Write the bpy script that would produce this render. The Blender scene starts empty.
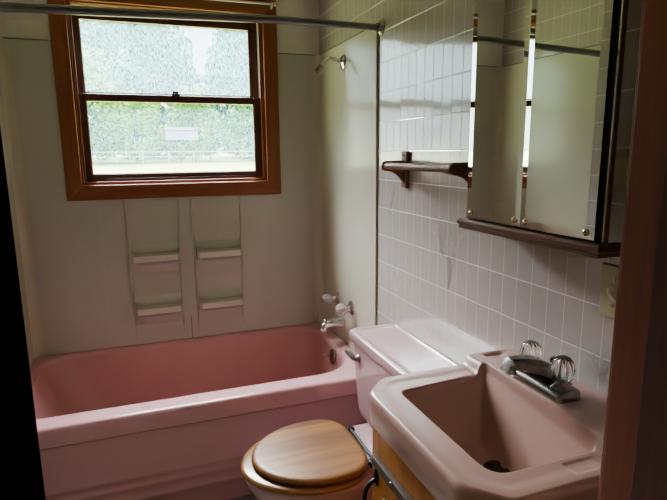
import bpy, bmesh, math, random
from mathutils import Vector, Matrix
random.seed(7)
C = bpy.context.scene.collection
PI = math.pi
W = 1.524

# ------------------------------------------------------------------ materials
def nt(name):
    m = bpy.data.materials.new(name); m.use_nodes = True
    t = m.node_tree; b = t.nodes['Principled BSDF']
    return m, t, b
def L(t, a, b): t.links.new(a, b)
def N(t, kind, **kw):
    n = t.nodes.new(kind)
    for k, v in kw.items(): setattr(n, k, v)
    return n
def mth(t, op, a, b=None, c=None, clamp=False):
    n = N(t, 'ShaderNodeMath', operation=op); n.use_clamp = clamp
    for i, v in enumerate((a, b, c)):
        if v is None: continue
        if isinstance(v, (int, float)): n.inputs[i].default_value = v
        else: L(t, v, n.inputs[i])
    return n.outputs[0]
def mixc(t, f, a, b):
    n = N(t, 'ShaderNodeMix', data_type='RGBA')
    for s, v in ((n.inputs[0], f), (n.inputs[6], a), (n.inputs[7], b)):
        if isinstance(v, (int, float)): s.default_value = v
        elif isinstance(v, tuple): s.default_value = (*v, 1)
        else: L(t, v, s)
    return n.outputs[2]
def simple(name, col, rough=.4, metal=0, var=.06, scale=6, bump=0, bscale=60, coat=0, spec=.5):
    m, t, b = nt(name)
    co = N(t, 'ShaderNodeTexCoord')
    no = N(t, 'ShaderNodeTexNoise'); no.inputs['Scale'].default_value = scale; no.inputs['Detail'].default_value = 5
    L(t, co.outputs['Object'], no.inputs['Vector'])
    lo = tuple(max(0, c * (1 - var)) for c in col); hi = tuple(min(1, c * (1 + var)) for c in col)
    L(t, mixc(t, no.outputs['Fac'], lo, hi), b.inputs['Base Color'])
    b.inputs['Roughness'].default_value = rough; b.inputs['Metallic'].default_value = metal
    b.inputs['Coat Weight'].default_value = coat; b.inputs['Specular IOR Level'].default_value = spec
    b.inputs['Coat Roughness'].default_value = .08
    if bump:
        n2 = N(t, 'ShaderNodeTexNoise'); n2.inputs['Scale'].default_value = bscale
        L(t, co.outputs['Object'], n2.inputs['Vector'])
        bp = N(t, 'ShaderNodeBump'); bp.inputs['Strength'].default_value = bump; bp.inputs['Distance'].default_value = .002
        L(t, n2.outputs['Fac'], bp.inputs['Height']); L(t, bp.outputs['Normal'], b.inputs['Normal'])
    return m
def wood(name, dark, light, axis='x', rough=.4, scale=18, coat=.2, stretch=12, planks=0):
    m, t, b = nt(name)
    co = N(t, 'ShaderNodeTexCoord'); mp = N(t, 'ShaderNodeMapping')
    sc = [stretch, stretch, stretch]; sc['xyz'.index(axis)] = 1
    mp.inputs['Scale'].default_value = sc
    L(t, co.outputs['Object'], mp.inputs['Vector'])
    no = N(t, 'ShaderNodeTexNoise'); no.inputs['Scale'].default_value = scale / 6; no.inputs['Detail'].default_value = 8
    no.inputs['Roughness'].default_value = .65; no.inputs['Distortion'].default_value = .6
    L(t, mp.outputs[0], no.inputs['Vector'])
    cr = N(t, 'ShaderNodeValToRGB'); cr.color_ramp.elements[0].position = .32; cr.color_ramp.elements[1].position = .68
    cr.color_ramp.elements[0].color = (*dark, 1); cr.color_ramp.elements[1].color = (*light, 1)
    L(t, no.outputs['Fac'], cr.inputs[0])
    col = cr.outputs[0]
    if planks:
        sp = N(t, 'ShaderNodeSeparateXYZ'); L(t, co.outputs['Object'], sp.inputs[0])
        k = mth(t, 'FLOOR', mth(t, 'DIVIDE', sp.outputs[1], planks))
        wn = N(t, 'ShaderNodeTexWhiteNoise', noise_dimensions='1D'); L(t, k, wn.inputs['W'])
        col = mixc(t, mth(t, 'MULTIPLY', wn.outputs['Value'], .75), col, tuple(c * .62 for c in dark))
    L(t, col, b.inputs['Base Color'])
    b.inputs['Roughness'].default_value = rough; b.inputs['Coat Weight'].default_value = coat
    b.inputs['Coat Roughness'].default_value = .15
    bp = N(t, 'ShaderNodeBump'); bp.inputs['Strength'].default_value = .15; bp.inputs['Distance'].default_value = .001
    L(t, no.outputs['Fac'], bp.inputs['Height']); L(t, bp.outputs['Normal'], b.inputs['Normal'])
    return m

TW, TH, TY0, TZ0 = .0596, .1182, -.7865, 1.4651
def tile_mat(name, axis, off, base=(.47, .42, .39), grout=(.70, .67, .65)):
    """glazed 4-inch tiles, each scored down its middle"""
    m, t, b = nt(name)
    g = N(t, 'ShaderNodeNewGeometry'); sp = N(t, 'ShaderNodeSeparateXYZ'); L(t, g.outputs['Position'], sp.inputs[0])
    u = mth(t, 'DIVIDE', mth(t, 'SUBTRACT', sp.outputs['xyz'.index(axis)], off), TW)
    v = mth(t, 'DIVIDE', mth(t, 'SUBTRACT', sp.outputs[2], TZ0), TH)
    du = mth(t, 'MULTIPLY', mth(t, 'PINGPONG', u, .5), TW)
    dv = mth(t, 'MULTIPLY', mth(t, 'PINGPONG', v, .5), TH)
    # line masks
    lu = mth(t, 'SUBTRACT', 1, mth(t, 'DIVIDE', du, .0016), clamp=True)
    lv = mth(t, 'SUBTRACT', 1, mth(t, 'DIVIDE', mth(t, 'SUBTRACT', dv, .0006), .0014), clamp=True)
    line = mth(t, 'MAXIMUM', mth(t, 'MULTIPLY', lu, .75), lv)
    iu = mth(t, 'FLOOR', mth(t, 'DIVIDE', mth(t, 'ADD', u, 1), 2)); iv = mth(t, 'FLOOR', v)
    cb = N(t, 'ShaderNodeCombineXYZ'); L(t, iu, cb.inputs[0]); L(t, iv, cb.inputs[1])
    wn = N(t, 'ShaderNodeTexWhiteNoise', noise_dimensions='3D'); L(t, cb.outputs[0], wn.inputs['Vector'])
    no = N(t, 'ShaderNodeTexNoise'); no.inputs['Scale'].default_value = 30; no.inputs['Detail'].default_value = 6
    L(t, g.outputs['Position'], no.inputs['Vector'])
    bc = mixc(t, no.outputs['Fac'], tuple(c * .93 for c in base), tuple(c * 1.05 for c in base))
    bc = mixc(t, mth(t, 'MULTIPLY', wn.outputs['Value'], .12), bc, (.48, .43, .42))
    L(t, mixc(t, line, bc, grout), b.inputs['Base Color'])
    b.inputs['Roughness'].default_value = .17
    L(t, mth(t, 'ADD', mth(t, 'MULTIPLY', line, .5), .16), b.inputs['Roughness'])
    b.inputs['Coat Weight'].default_value = .9; b.inputs['Coat IOR'].default_value = 1.7; b.inputs['Coat Roughness'].default_value = .09
    # every tile leans a hair its own way
    vs = N(t, 'ShaderNodeVectorMath', operation='SUBTRACT'); L(t, wn.outputs['Color'], vs.inputs[0]); vs.inputs[1].default_value = (.5, .5, .5)
    vm = N(t, 'ShaderNodeVectorMath', operation='SCALE'); L(t, vs.outputs[0], vm.inputs[0]); vm.inputs['Scale'].default_value = .022
    va = N(t, 'ShaderNodeVectorMath', operation='ADD'); L(t, g.outputs['Normal'], va.inputs[0]); L(t, vm.outputs[0], va.inputs[1])
    vn = N(t, 'ShaderNodeVectorMath', operation='NORMALIZE'); L(t, va.outputs[0], vn.inputs[0])
    bp = N(t, 'ShaderNodeBump'); bp.inputs['Strength'].default_value = .5; bp.inputs['Distance'].default_value = .0012
    h = mth(t, 'ADD', mth(t, 'SUBTRACT', 1, line), mth(t, 'MULTIPLY', no.outputs['Fac'], .10))
    L(t, h, bp.inputs['Height']); L(t, vn.outputs[0], bp.inputs['Normal']); L(t, bp.outputs['Normal'], b.inputs['Normal']); L(t, bp.outputs['Normal'], b.inputs['Coat Normal'])
    return m

M = {}
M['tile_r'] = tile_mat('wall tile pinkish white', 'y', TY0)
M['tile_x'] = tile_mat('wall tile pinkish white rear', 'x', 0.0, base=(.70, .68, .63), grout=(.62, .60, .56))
M['panel'] = simple('surround fibreglass', (.50, .49, .45), .26, var=.04, scale=3, bump=.06, bscale=12)  # same fibreglass as the sides, backlit shade put into a greyer tone
M['panel_lit'] = simple('surround fibreglass lit side', (.56, .53, .43), .2, var=.05, scale=2.5, bump=.06, bscale=10)  # window light put into the colour, brighter and yellower than the back
M['panel_lip'] = simple('soap shelf lip', (.62, .60, .55), .3, var=.04)
M['panel_green'] = simple('soap shelf tray', (.40, .46, .35), .35, var=.2, scale=30)
M['panel_edge'] = simple('edge strip grey', (.42, .40, .33), .6)
M['seam'] = simple('dark caulk seam', (.16, .14, .10), .8)
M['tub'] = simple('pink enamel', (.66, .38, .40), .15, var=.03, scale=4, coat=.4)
M['tub_in_shade'] = simple('pink enamel shaded inside', (.55, .29, .285), .3, var=.06, scale=6, coat=.2)  # same enamel as the rim, shade painted in as a darker pink
M['toilet'] = simple('pink vitreous china', (.46, .305, .32), .17, var=.02, coat=.15)
M['sink'] = simple('dusty pink china', (.43, .268, .232), .3, var=.03, scale=5, coat=.08)
M['chrome'] = simple('chrome', (.72, .72, .72), .12, 1, var=.08, scale=40)
M['chrome_old'] = simple('dull chrome', (.36, .35, .335), .27, 1, var=.3, scale=60, bump=.1)
M['rod'] = simple('rod chrome', (.27, .27, .28), .3, 1, var=.1, scale=30)
M['brass'] = simple('brass', (.75, .66, .38), .25, 1, var=.1)
M['iron'] = simple('black iron', (.02, .02, .022), .4, .6, var=.2, scale=60)
M['casing'] = wood('window casing wood', (.22, .075, .032), (.35, .128, .056), 'z', .38, 14)
M['casing_h'] = wood('window casing wood across', (.22, .075, .032), (.35, .128, .056), 'x', .38, 14)
M['sash'] = wood('window sash wood', (.085, .03, .022), (.15, .06, .04), 'z', .4, 14)
M['sash_h'] = wood('window sash wood across', (.085, .03, .022), (.15, .06, .04), 'x', .4, 14)
M['track'] = simple('window track grey', (.55, .52, .48), .4, .2, var=.15, scale=30)
M['jamb'] = wood('door jamb wood', (.21, .066, .036), (.29, .10, .055), 'z', .5, 10)
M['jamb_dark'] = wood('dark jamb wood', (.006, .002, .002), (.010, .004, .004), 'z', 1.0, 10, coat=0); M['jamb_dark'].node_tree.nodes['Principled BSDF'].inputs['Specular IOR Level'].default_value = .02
M['oak'] = wood('seat oak', (.17, .065, .018), (.34, .155, .045), 'x', .42, 16, coat=.0, stretch=9, planks=.075)
M['oak_edge'] = wood('seat oak ring', (.20, .08, .025), (.32, .145, .05), 'x', .28, 16, coat=.5)
M['pine'] = wood('vanity pine', (.31, .115, .026), (.45, .19, .048), 'z', .35, 14, coat=.4)
M['worn'] = wood('worn dark edge', (.04, .022, .016), (.11, .065, .048), 'y', .8, 30, coat=0)
M['barwood'] = wood('towel bar wood', (.17, .085, .055), (.30, .165, .10), 'y', .55, 18, coat=.0)
M['cabwood'] = wood('cabinet base wood', (.10, .045, .028), (.19, .09, .058), 'y', .4, 22)
M['cabdark'] = simple('cabinet dark edge', (.02, .013, .010), .5, var=.2)
M['cream'] = simple('cream plastic', (.52, .47, .30), .35, var=.03)
M['ivory'] = simple('ivory plastic', (.72, .68, .52), .3)
M['rubber'] = simple('black plastic', (.02, .02, .02), .5)
M['paint'] = simple('hall wall paint', (.38, .31, .26), .7, var=.03)
M['ceil'] = simple('ceiling paint', (.72, .70, .66), .8, var=.02)
M['print'] = simple('tile flower print', (.44, .375, .345), .3, var=.1)
M['bark'] = simple('tree bark', (.10, .075, .055), .9, var=.3)
M['rail'] = simple('white rail', (.8, .8, .78), .5)
M['white'] = simple('white enamel rod', (.75, .73, .70), .35)


def mirror_mat():
    m, t, b = nt('mirror silver')
    co = N(t, 'ShaderNodeTexCoord'); no = N(t, 'ShaderNodeTexNoise'); no.inputs['Scale'].default_value = 9
    L(t, co.outputs['Object'], no.inputs['Vector'])
    b.inputs['Metallic'].default_value = 1
    L(t, mixc(t, no.outputs['Fac'], (.78, .82, .79), (.86, .89, .86)), b.inputs['Base Color'])
    L(t, mth(t, 'MULTIPLY', no.outputs['Fac'], .03), b.inputs['Roughness'])
    return m
M['mirror'] = mirror_mat()
M['mirror_edge'] = simple('mirror glass edge', (.10, .22, .20), .1, .3)
def crystal():
    m, t, b = nt('clear acrylic')
    b.inputs['Transmission Weight'].default_value = 1; b.inputs['IOR'].default_value = 1.45
    b.inputs['Base Color'].default_value = (.97, .97, .97, 1); b.inputs['Roughness'].default_value = .05
    return m
M['crystal'] = crystal()
M['crystal_w'] = crystal(); M['crystal_w'].node_tree.nodes['Principled BSDF'].inputs['Transmission Weight'].default_value = .55; M['crystal_w'].node_tree.nodes['Principled BSDF'].inputs['Base Color'].default_value = (.9, .84, .84, 1)
def floor_mat():
    m, t, b = nt('floor vinyl')
    co = N(t, 'ShaderNodeNewGeometry')
    br = N(t, 'ShaderNodeTexBrick'); br.offset = 0; br.inputs['Scale'].default_value = 6.5
    br.inputs['Brick Width'].default_value = 1; br.inputs['Row Height'].default_value = 1; br.inputs['Mortar Size'].default_value = .03
    br.inputs['Color1'].default_value = (.30, .27, .23, 1); br.inputs['Color2'].default_value = (.26, .235, .20, 1); br.inputs['Mortar'].default_value = (.16, .14, .12, 1)
    L(t, co.outputs['Position'], br.inputs['Vector']); L(t, br.outputs['Color'], b.inputs['Base Color'])
    b.inputs['Roughness'].default_value = .45
    return m
M['floor'] = floor_mat()
def glass_mat(name, haze, streak):
    """dusty pane: clear glass with streaked grime that scatters daylight"""
    m, t, b = nt(name)
    t.nodes.remove(b); out = t.nodes['Material Output']
    g = N(t, 'ShaderNodeNewGeometry')
    mp = N(t, 'ShaderNodeMapping'); mp.inputs['Scale'].default_value = (1, 1, .35 if streak else .8)
    L(t, g.outputs['Position'], mp.inputs['Vector'])
    n1 = N(t, 'ShaderNodeTexNoise'); n1.inputs['Scale'].default_value = 190; n1.inputs['Detail'].default_value = 4
    n2 = N(t, 'ShaderNodeTexNoise'); n2.inputs['Scale'].default_value = 7; n2.inputs['Detail'].default_value = 3
    L(t, mp.outputs[0], n1.inputs['Vector']); L(t, mp.outputs[0], n2.inputs['Vector'])
    f = mth(t, 'ADD', mth(t, 'MULTIPLY', mth(t, 'SUBTRACT', n1.outputs['Fac'], .5), 1.7), mth(t, 'MULTIPLY', n2.outputs['Fac'], .12))
    f = mth(t, 'ADD', f, haze, clamp=True)
    tr = N(t, 'ShaderNodeBsdfTransparent'); tr.inputs[0].default_value = (.93, .97, .98, 1)
    tl = N(t, 'ShaderNodeBsdfTranslucent'); tl.inputs[0].default_value = (.15, .25, .29, 1)
    gl = N(t, 'ShaderNodeBsdfGlossy'); gl.inputs['Roughness'].default_value = .03
    mx = N(t, 'ShaderNodeMixShader'); L(t, f, mx.inputs[0]); L(t, tr.outputs[0], mx.inputs[1]); L(t, tl.outputs[0], mx.inputs[2])
    m2 = N(t, 'ShaderNodeMixShader'); m2.inputs[0].default_value = .04; L(t, mx.outputs[0], m2.inputs[1]); L(t, gl.outputs[0], m2.inputs[2])
    L(t, m2.outputs[0], out.inputs[0])
    return m
M['glass_up'] = glass_mat('dusty glass streaked', .27, True)
M['glass_low'] = glass_mat('dusty glass', .13, False)
def paper(name, col, f):
    m, t, b = nt(name); t.nodes.remove(b)
    no = N(t, 'ShaderNodeTexNoise'); no.inputs['Scale'].default_value = 40
    tl = N(t, 'ShaderNodeBsdfTranslucent'); L(t, mixc(t, no.outputs['Fac'], tuple(c * .9 for c in col), col), tl.inputs[0])
    tr = N(t, 'ShaderNodeBsdfTransparent'); mx = N(t, 'ShaderNodeMixShader'); mx.inputs[0].default_value = f
    L(t, tr.outputs[0], mx.inputs[1]); L(t, tl.outputs[0], mx.inputs[2]); L(t, mx.outputs[0], t.nodes['Material Output'].inputs[0]); return m
M['sticker'] = paper('faded sticker paper', (.26, .27, .33), .7); M['stick_print'] = paper('faded grey print', (.10, .10, .14), .8)
def leaf_mat(name, c1, c2):
    m, t, b = nt(name)
    oi = N(t, 'ShaderNodeNewGeometry')
    no = N(t, 'ShaderNodeTexNoise'); no.inputs['Scale'].default_value = .22; L(t, oi.outputs['Position'], no.inputs['Vector'])
    n3 = N(t, 'ShaderNodeTexNoise'); n3.inputs['Scale'].default_value = 3; L(t, oi.outputs['Position'], n3.inputs['Vector'])
    f = mth(t, 'MULTIPLY', mth(t, 'ADD', no.outputs['Fac'], n3.outputs['Fac']), .5)
    cr = N(t, 'ShaderNodeValToRGB'); cr.color_ramp.elements[0].position = .38; cr.color_ramp.elements[1].position = .62
    cr.color_ramp.elements[0].color = (*c1, 1); cr.color_ramp.elements[1].color = (*c2, 1)
    L(t, f, cr.inputs[0]); L(t, cr.outputs[0], b.inputs['Base Color'])
    b.inputs['Roughness'].default_value = .7
    b.inputs['Specular IOR Level'].default_value = .1
    return m
M['leaf_a'] = leaf_mat('leaves blue green', (.03, .13, .12), (.12, .33, .22))
M['leaf_b'] = leaf_mat('leaves bright green', (.06, .24, .08), (.42, .62, .10))
M['lawn'] = leaf_mat('lawn', (.13, .17, .02), (.26, .27, .05))

# ------------------------------------------------------------------ mesh helpers
def wloc(o):
    v = Vector((0, 0, 0))
    while o is not None: v += o.location; o = o.parent
    return v
def obj(name, bm, mat, parent=None, smooth=True, kind=None, label=None, bev=0, sub=0, ang=35):
    bmesh.ops.recalc_face_normals(bm, faces=bm.faces)
    me = bpy.data.meshes.new(name)
    if parent is not None:
        bmesh.ops.translate(bm, verts=bm.verts, vec=-wloc(parent))
        o = bpy.data.objects.new(name, me); o.parent = parent
    else:
        xs = [v.co for v in bm.verts]
        mn = Vector([min(c[i] for c in xs) for i in range(3)]); mx = Vector([max(c[i] for c in xs) for i in range(3)])
        org = Vector(((mn.x + mx.x) / 2, (mn.y + mx.y) / 2, mn.z))
        bmesh.ops.translate(bm, verts=bm.verts, vec=-org)
        o = bpy.data.objects.new(name, me); o.location = org
    bm.to_mesh(me); bm.free(); C.objects.link(o)
    me.materials.append(M[mat] if isinstance(mat, str) else mat)
    if smooth:
        for p in me.polygons: p.use_smooth = True
    if bev:
        b = o.modifiers.new('bevel', 'BEVEL'); b.width = bev; b.segments = 3; b.limit_method = 'ANGLE'; b.angle_limit = math.radians(40)
        b.harden_normals = False
    if sub:
        s = o.modifiers.new('sub', 'SUBSURF'); s.levels = sub; s.render_levels = sub
    if smooth:
        me.update()
        # sharp edges by angle
        bm2 = bmesh.new(); bm2.from_mesh(me)
        for e in bm2.edges:
            if len(e.link_faces) == 2 and e.calc_face_angle(0) > math.radians(ang): e.smooth = False
        bm2.to_mesh(me); bm2.free()
    if kind: o['kind'] = kind
    if label: o['label'] = label
    return o
def tag(o, label, cat, group=None, kind=None):
    o['label'] = label; o['category'] = cat
    if group: o['group'] = group
    if kind: o['kind'] = kind
    return o
def thing(name, label, cat, loc, group=None):
    o = bpy.data.objects.new(name, None); C.objects.link(o); o.location = loc; o.empty_display_size = .05
    return tag(o, label, cat, group)
def dup(root, loc, label=None, rot=None, scale=None):
    r = root.copy(); C.objects.link(r); r.location = loc
    if label: r['label'] = label
    if rot is not None: r.rotation_euler.z = rot
    if scale: r.scale = (scale,) * 3
    for ch in list(root.children):
        c = ch.copy(); C.objects.link(c); c.parent = r
        for g in ch.children:
            d = g.copy(); C.objects.link(d); d.parent = c
    return r
def BM(): return bmesh.new()
def box(bm, x0, x1, y0, y1, z0, z1):
    vs = [bm.verts.new((x, y, z)) for x in (x0, x1) for y in (y0, y1) for z in (z0, z1)]
    for f in ((0, 1, 3, 2), (4, 6, 7, 5), (0, 4, 5, 1), (2, 3, 7, 6), (0, 2, 6, 4), (1, 5, 7, 3)):
        bm.faces.new([vs[i] for i in f])
    return bm
def bx(*a): return box(BM(), *a)
def loft(bm, rings, cap0=True, cap1=True, closed=True):
    R = [[bm.verts.new(p) for p in r] for r in rings]
    n = len(rings[0])
    for a, b in zip(R, R[1:]):
        for i in range(n if closed else n - 1):
            j = (i + 1) % n
            bm.faces.new((a[i], a[j], b[j], b[i]))
    if cap0: bm.faces.new(R[0])
    if cap1: bm.faces.new(R[-1][::-1])
    return bm
def frame_of(d):
    d = Vector(d).normalized(); a = Vector((0, 0, 1)) if abs(d.z) < .9 else Vector((1, 0, 0))
    u = d.cross(a).normalized(); return u, u.cross(d).normalized(), d
def tube(bm, pts, rad, n=16, ell=1.0):
    pts = [Vector(p) for p in pts]; rings = []
    rs = rad if isinstance(rad, (list, tuple)) else [rad] * len(pts)
    u, v, d = frame_of(pts[1] - pts[0])
    for i, p in enumerate(pts):
        dd = (pts[min(i + 1, len(pts) - 1)] - pts[max(i - 1, 0)]).normalized()
        u = (u - dd * u.dot(dd)).normalized(); v = dd.cross(u)
        rings.append([p + (u * math.cos(2 * PI * k / n) * ell + v * math.sin(2 * PI * k / n)) * rs[i] for k in range(n)])
    return loft(bm, rings)
def lathe(bm, base, d, prof, n=28, flute=0, nf=10):
    """prof: (distance along d, radius)"""
    u, v, d = frame_of(d); base = Vector(base); rings = []
    for t_, r in prof:
        rings.append([base + d * t_ + (u * math.cos(2 * PI * k / n) + v * math.sin(2 * PI * k / n)) * r * (1 - flute * (0.5 + .5 * math.cos(nf * 2 * PI * k / n))) for k in range(n)])
    return loft(bm, rings)
def bez(pts, n=10):
    """Catmull-Rom through pts"""
    P = [Vector(p) for p in pts]; P = [P[0] * 2 - P[1]] + P + [P[-1] * 2 - P[-2]]; out = []
    for i in range(1, len(P) - 2):
        for k in range(n):
            t = k / n; a, b, c, d = P[i - 1:i + 3]
            out.append(.5 * ((2 * b) + (c - a) * t + (2 * a - 5 * b + 4 * c - d) * t * t + (3 * b - a - 3 * c + d) * t ** 3))
    out.append(P[-2]); return out
def rrect(x0, x1, y0, y1, r, z, na=10, ns=10):
    """rounded rectangle ring; r = radius or 4 radii (x1y1, x0y1, x0y0, x1y0)"""
    rs = r if isinstance(r, (tuple, list)) else (r,) * 4
    cs = [(x1 - rs[0], y1 - rs[0], 0, rs[0]), (x0 + rs[1], y1 - rs[1], 1, rs[1]), (x0 + rs[2], y0 + rs[2], 2, rs[2]), (x1 - rs[3], y0 + rs[3], 3, rs[3])]
    pts = []
    for i, (cx, cy, q, rr) in enumerate(cs):
        for k in range(na + 1):
            a = (q + k / na) * PI / 2; pts.append((cx + rr * math.cos(a), cy + rr * math.sin(a)))
        cx2, cy2, q2, r2 = cs[(i + 1) % 4]
        a2 = q2 * PI / 2; e = (cx2 + r2 * math.cos(a2), cy2 + r2 * math.sin(a2)); s = pts[-1]
        for k in range(1, ns): pts.append((s[0] + (e[0] - s[0]) * k / ns, s[1] + (e[1] - s[1]) * k / ns))
    return [Vector((x, y, z)) for x, y in pts]
def struct(name, bm, mat, parent=None, **k): return obj(name, bm, mat, parent, kind='structure', **k)

# ------------------------------------------------------------------ room shell
CEIL = 2.55; YD = -2.33; YD2 = -2.45
SZ = 1.979   # top of tub surround
wx0, wx1, wz0, wz1 = -1.235, -.31, 1.305, 2.17      # rough window opening
struct('floor', bx(-2.2, .9, -4.4, .1, -.1, 0), 'floor', smooth=False)
struct('ceiling', bx(-2.2, .9, -4.4, .2, CEIL, CEIL + .1), 'ceil', smooth=False)
b = BM(); box(b, -W - .1, wx0, 0, .12, 0, CEIL); box(b, wx1, .1, 0, .12, 0, CEIL); box(b, wx0, wx1, 0, .12, 0, wz0); box(b, wx0, wx1, 0, .12, wz1, CEIL)
struct('wall_back', b, 'tile_x', smooth=False)
wr = struct('wall_right', bx(0, .1, YD, 0, 0, CEIL), 'tile_r', smooth=False)
struct('wall_left', bx(-W - .1, -W, YD, 0, 0, CEIL), 'tile_r', smooth=False)
JX0, JX1 = -1.073, -.37
b = BM(); box(b, -W - .1, JX0 - .02, YD2, YD, 0, CEIL); box(b, JX1 + .02, .1, YD2, YD, 0, CEIL); box(b, JX0 - .02, JX1 + .02, YD2, YD, 2.14, CEIL)
struct('wall_front', b, 'paint', smooth=False)
struct('wall_hall_back', bx(-2.2, .9, -4.4, -4.3, 0, CEIL), 'paint', smooth=False)
b = BM(); box(b, -2.2, -2.1, -4.3, YD2, 0, CEIL); struct('wall_hall_left', b, 'paint', smooth=False)
b = BM(); box(b, .8, .9, -4.3, YD2, 0, CEIL); struct('wall_hall_right', b, 'paint', smooth=False)
# extra strips closing the hall front
struct('wall_hall_front_left', bx(-2.2, -W - .1, YD2, YD2 + .1, 0, CEIL), 'paint', smooth=False)
struct('wall_hall_front_right', bx(.1, .9, YD2, YD2 + .1, 0, CEIL), 'paint', smooth=False)
# door frame
d1 = struct('door_1', bx(JX1, JX1 + .02, YD2 - .012, YD + .0, 0, 2.12), 'jamb', bev=.002, label='reddish brown wooden door frame')
struct('stop', bx(JX1 - .004, JX1 + .004, YD2 - .03, YD - .052, 0, 2.12), 'sash', d1, bev=.001)
struct('casing', bx(JX1 + .012, JX1 + .09, YD, YD + .014, 0, 2.19), 'jamb', d1, bev=.003)
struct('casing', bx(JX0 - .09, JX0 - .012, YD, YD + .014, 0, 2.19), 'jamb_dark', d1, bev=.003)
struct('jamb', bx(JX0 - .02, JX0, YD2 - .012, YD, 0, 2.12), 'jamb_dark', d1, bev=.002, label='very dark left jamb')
struct('head', bx(JX0 - .02, JX1 + .02, YD2 - .012, YD, 2.12, 2.14), 'jamb', d1, bev=.002)

# flower prints fired on some tiles of the right wall
def sprig(bm, y, z, h, seed, lean=0):
    r = random.Random(seed)
    for s in range(5):
        dy = (s - 2) * .012 + r.uniform(-.004, .004); hh = h * r.uniform(.55, 1)
        pts = bez([(0, y, z), (0, y + dy * .4 + lean * .3, z + hh * .5), (0, y + dy * 1.6 + lean, z + hh)], 6)
        rib(bm, pts, .0009)
        tip = pts[-1]
        for k in range(5):
            a = k * 2 * PI / 5 + r.random(); c = tip + Vector((0, math.cos(a) * .006, math.sin(a) * .006))
            petal(bm, tip, c, .0035)
    for s in range(4):
        sg = 1 if s % 2 else -1
        rib(bm, bez([(0, y, z + .01 * s), (0, y + sg * .012, z + h * .35), (0, y + sg * .028, z + h * (.25 + .1 * s))], 5), .0012)
def rib(bm, pts, w):
    X = -.0004
    for a, c in zip(pts, pts[1:]):
        d = (c - a); n = Vector((0, -d.z, d.y)).normalized() * w
        bm.faces.new([bm.verts.new((X, q.y, q.z)) for q in (a - n, a + n, c + n, c - n)])
def petal(bm, a, c, w):
    d = c - a; n = Vector((0, -d.z, d.y)).normalized() * w
    bm.faces.new([bm.verts.new((-.0005, q.y, q.z)) for q in (a, a + d * .5 + n, c, a + d * .5 - n)])
b = BM()
sprig(b, -1.34, 1.00, .16, 1); sprig(b, -1.29, 1.10, .14, 2, .02); sprig(b, -1.37, 1.12, .11, 3, -.02)
sprig(b, -.94, .86, .13, 4); sprig(b, -.90, 1.24, .10, 5); sprig(b, -1.985, .93, .07, 6)
struct('flower_print', b, 'print', wr, smooth=False, label='faint brown flower sprigs printed on the tiles')

# ------------------------------------------------------------------ tub surround
sur = thing('tub_surround', 'grey beige fibreglass surround panels on the walls around the tub', 'surround', (-.75, -.01, .475))
YE = -.757
def cove_panel(side):
    """corner piece: from seam on rear wall round the cove to the front edge on a side wall"""
    b = BM(); T = .008; r = .035
    pts = []
    xs = -.36 if side > 0 else -1.12
    X = lambda v: v if side > 0 else -W - v      # mirror about the room
    seam = -.36 if side > 0 else -.404
    pts.append((seam, -T)); pts.append((seam / 2 if side > 0 else -.2, -T))
    for k in range(9):
        a = PI / 2 * k / 8; pts.append((-T - r + r * math.sin(a), -T - r + r * math.cos(a)))
    pts += [(-T, -.3), (-T, YE + .012), (-T + .004, YE), (0, YE)]
    back = [(0, YE), (0, -.0), (seam, 0)]
    return b, pts
def panel_strip(pts, z0, z1, rows=1):
    b = BM(); rings = []
    for z in (z0, z1): rings.append([b.verts.new((p[0], p[1], z)) for p in pts])
    for i in range(len(pts) - 1): b.faces.new((rings[0][i], rings[0][i + 1], rings[1][i + 1], rings[1][i]))
    return b
T = .008; r = .035
def side_pts(seam):
    pts = [(seam, 0), (seam, -T)]
    for k in range(9):
        a = PI / 2 * k / 8; pts.append((-T - r + r * math.sin(a), -T - r + r * math.cos(a)))
    return pts + [(-T, YE + .010), (-T + .004, YE), (-.0005, YE), (-.0005, -.0005)]
def closed_panel(pts, z0, z1):
    b = BM(); return loft(b, [[(p[0], p[1], z) for p in pts] for z in (z0, z1)])
rp = [(p[0], p[1]) for p in side_pts(-.052)]
obj('side_panel', closed_panel(rp, .474, SZ), 'panel_lit', sur, label='beige side panel with faucet')
lp = [(-W - p[0], p[1]) for p in side_pts(-.052)]
obj('side_panel', closed_panel(lp, .474, SZ), 'panel_lit', sur)
def back_with_hole():
    b = BM(); x0, x1 = -W + .052, -.052
    h0, h1, hz = -1.295, -.245, 1.245
    box(b, x0, h0, -T, -.0005, .474, SZ); box(b, h1, x1, -T, -.0005, .474, SZ); box(b, h0, h1, -T, -.0005, .474, hz)
    return b
obj('back_panel', back_with_hole(), 'panel', sur, smooth=False)
def seam(x, z0, z1, w=.003, y=-T - .0012):
    return bx(x - w / 2, x + w / 2, y, -T, z0, z1)
obj('seam', seam(-.755, .478, .60), 'seam', sur); obj('seam', seam(-1.16, .478, 1.24, .002), 'panel_lit', sur); obj('seam', seam(-.36, .478, 1.24, .002), 'panel_lit', sur)
for q in ((-W, -1.31, -.0095, -.0075), (-.23, -.0, -.0095, -.0075), (-.0095, -.0075, YE, 0), (-W + .0075, -W + .0095, YE, 0)):
    obj('top_caulk', bx(*q, SZ - .003, SZ + .001), 'seam', sur, smooth=False)
obj('edge_strip', bx(-.009, -.0005, YE - .002, YE, .474, SZ), 'panel_edge', sur, label='dark caulk line at the front edge')
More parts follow.
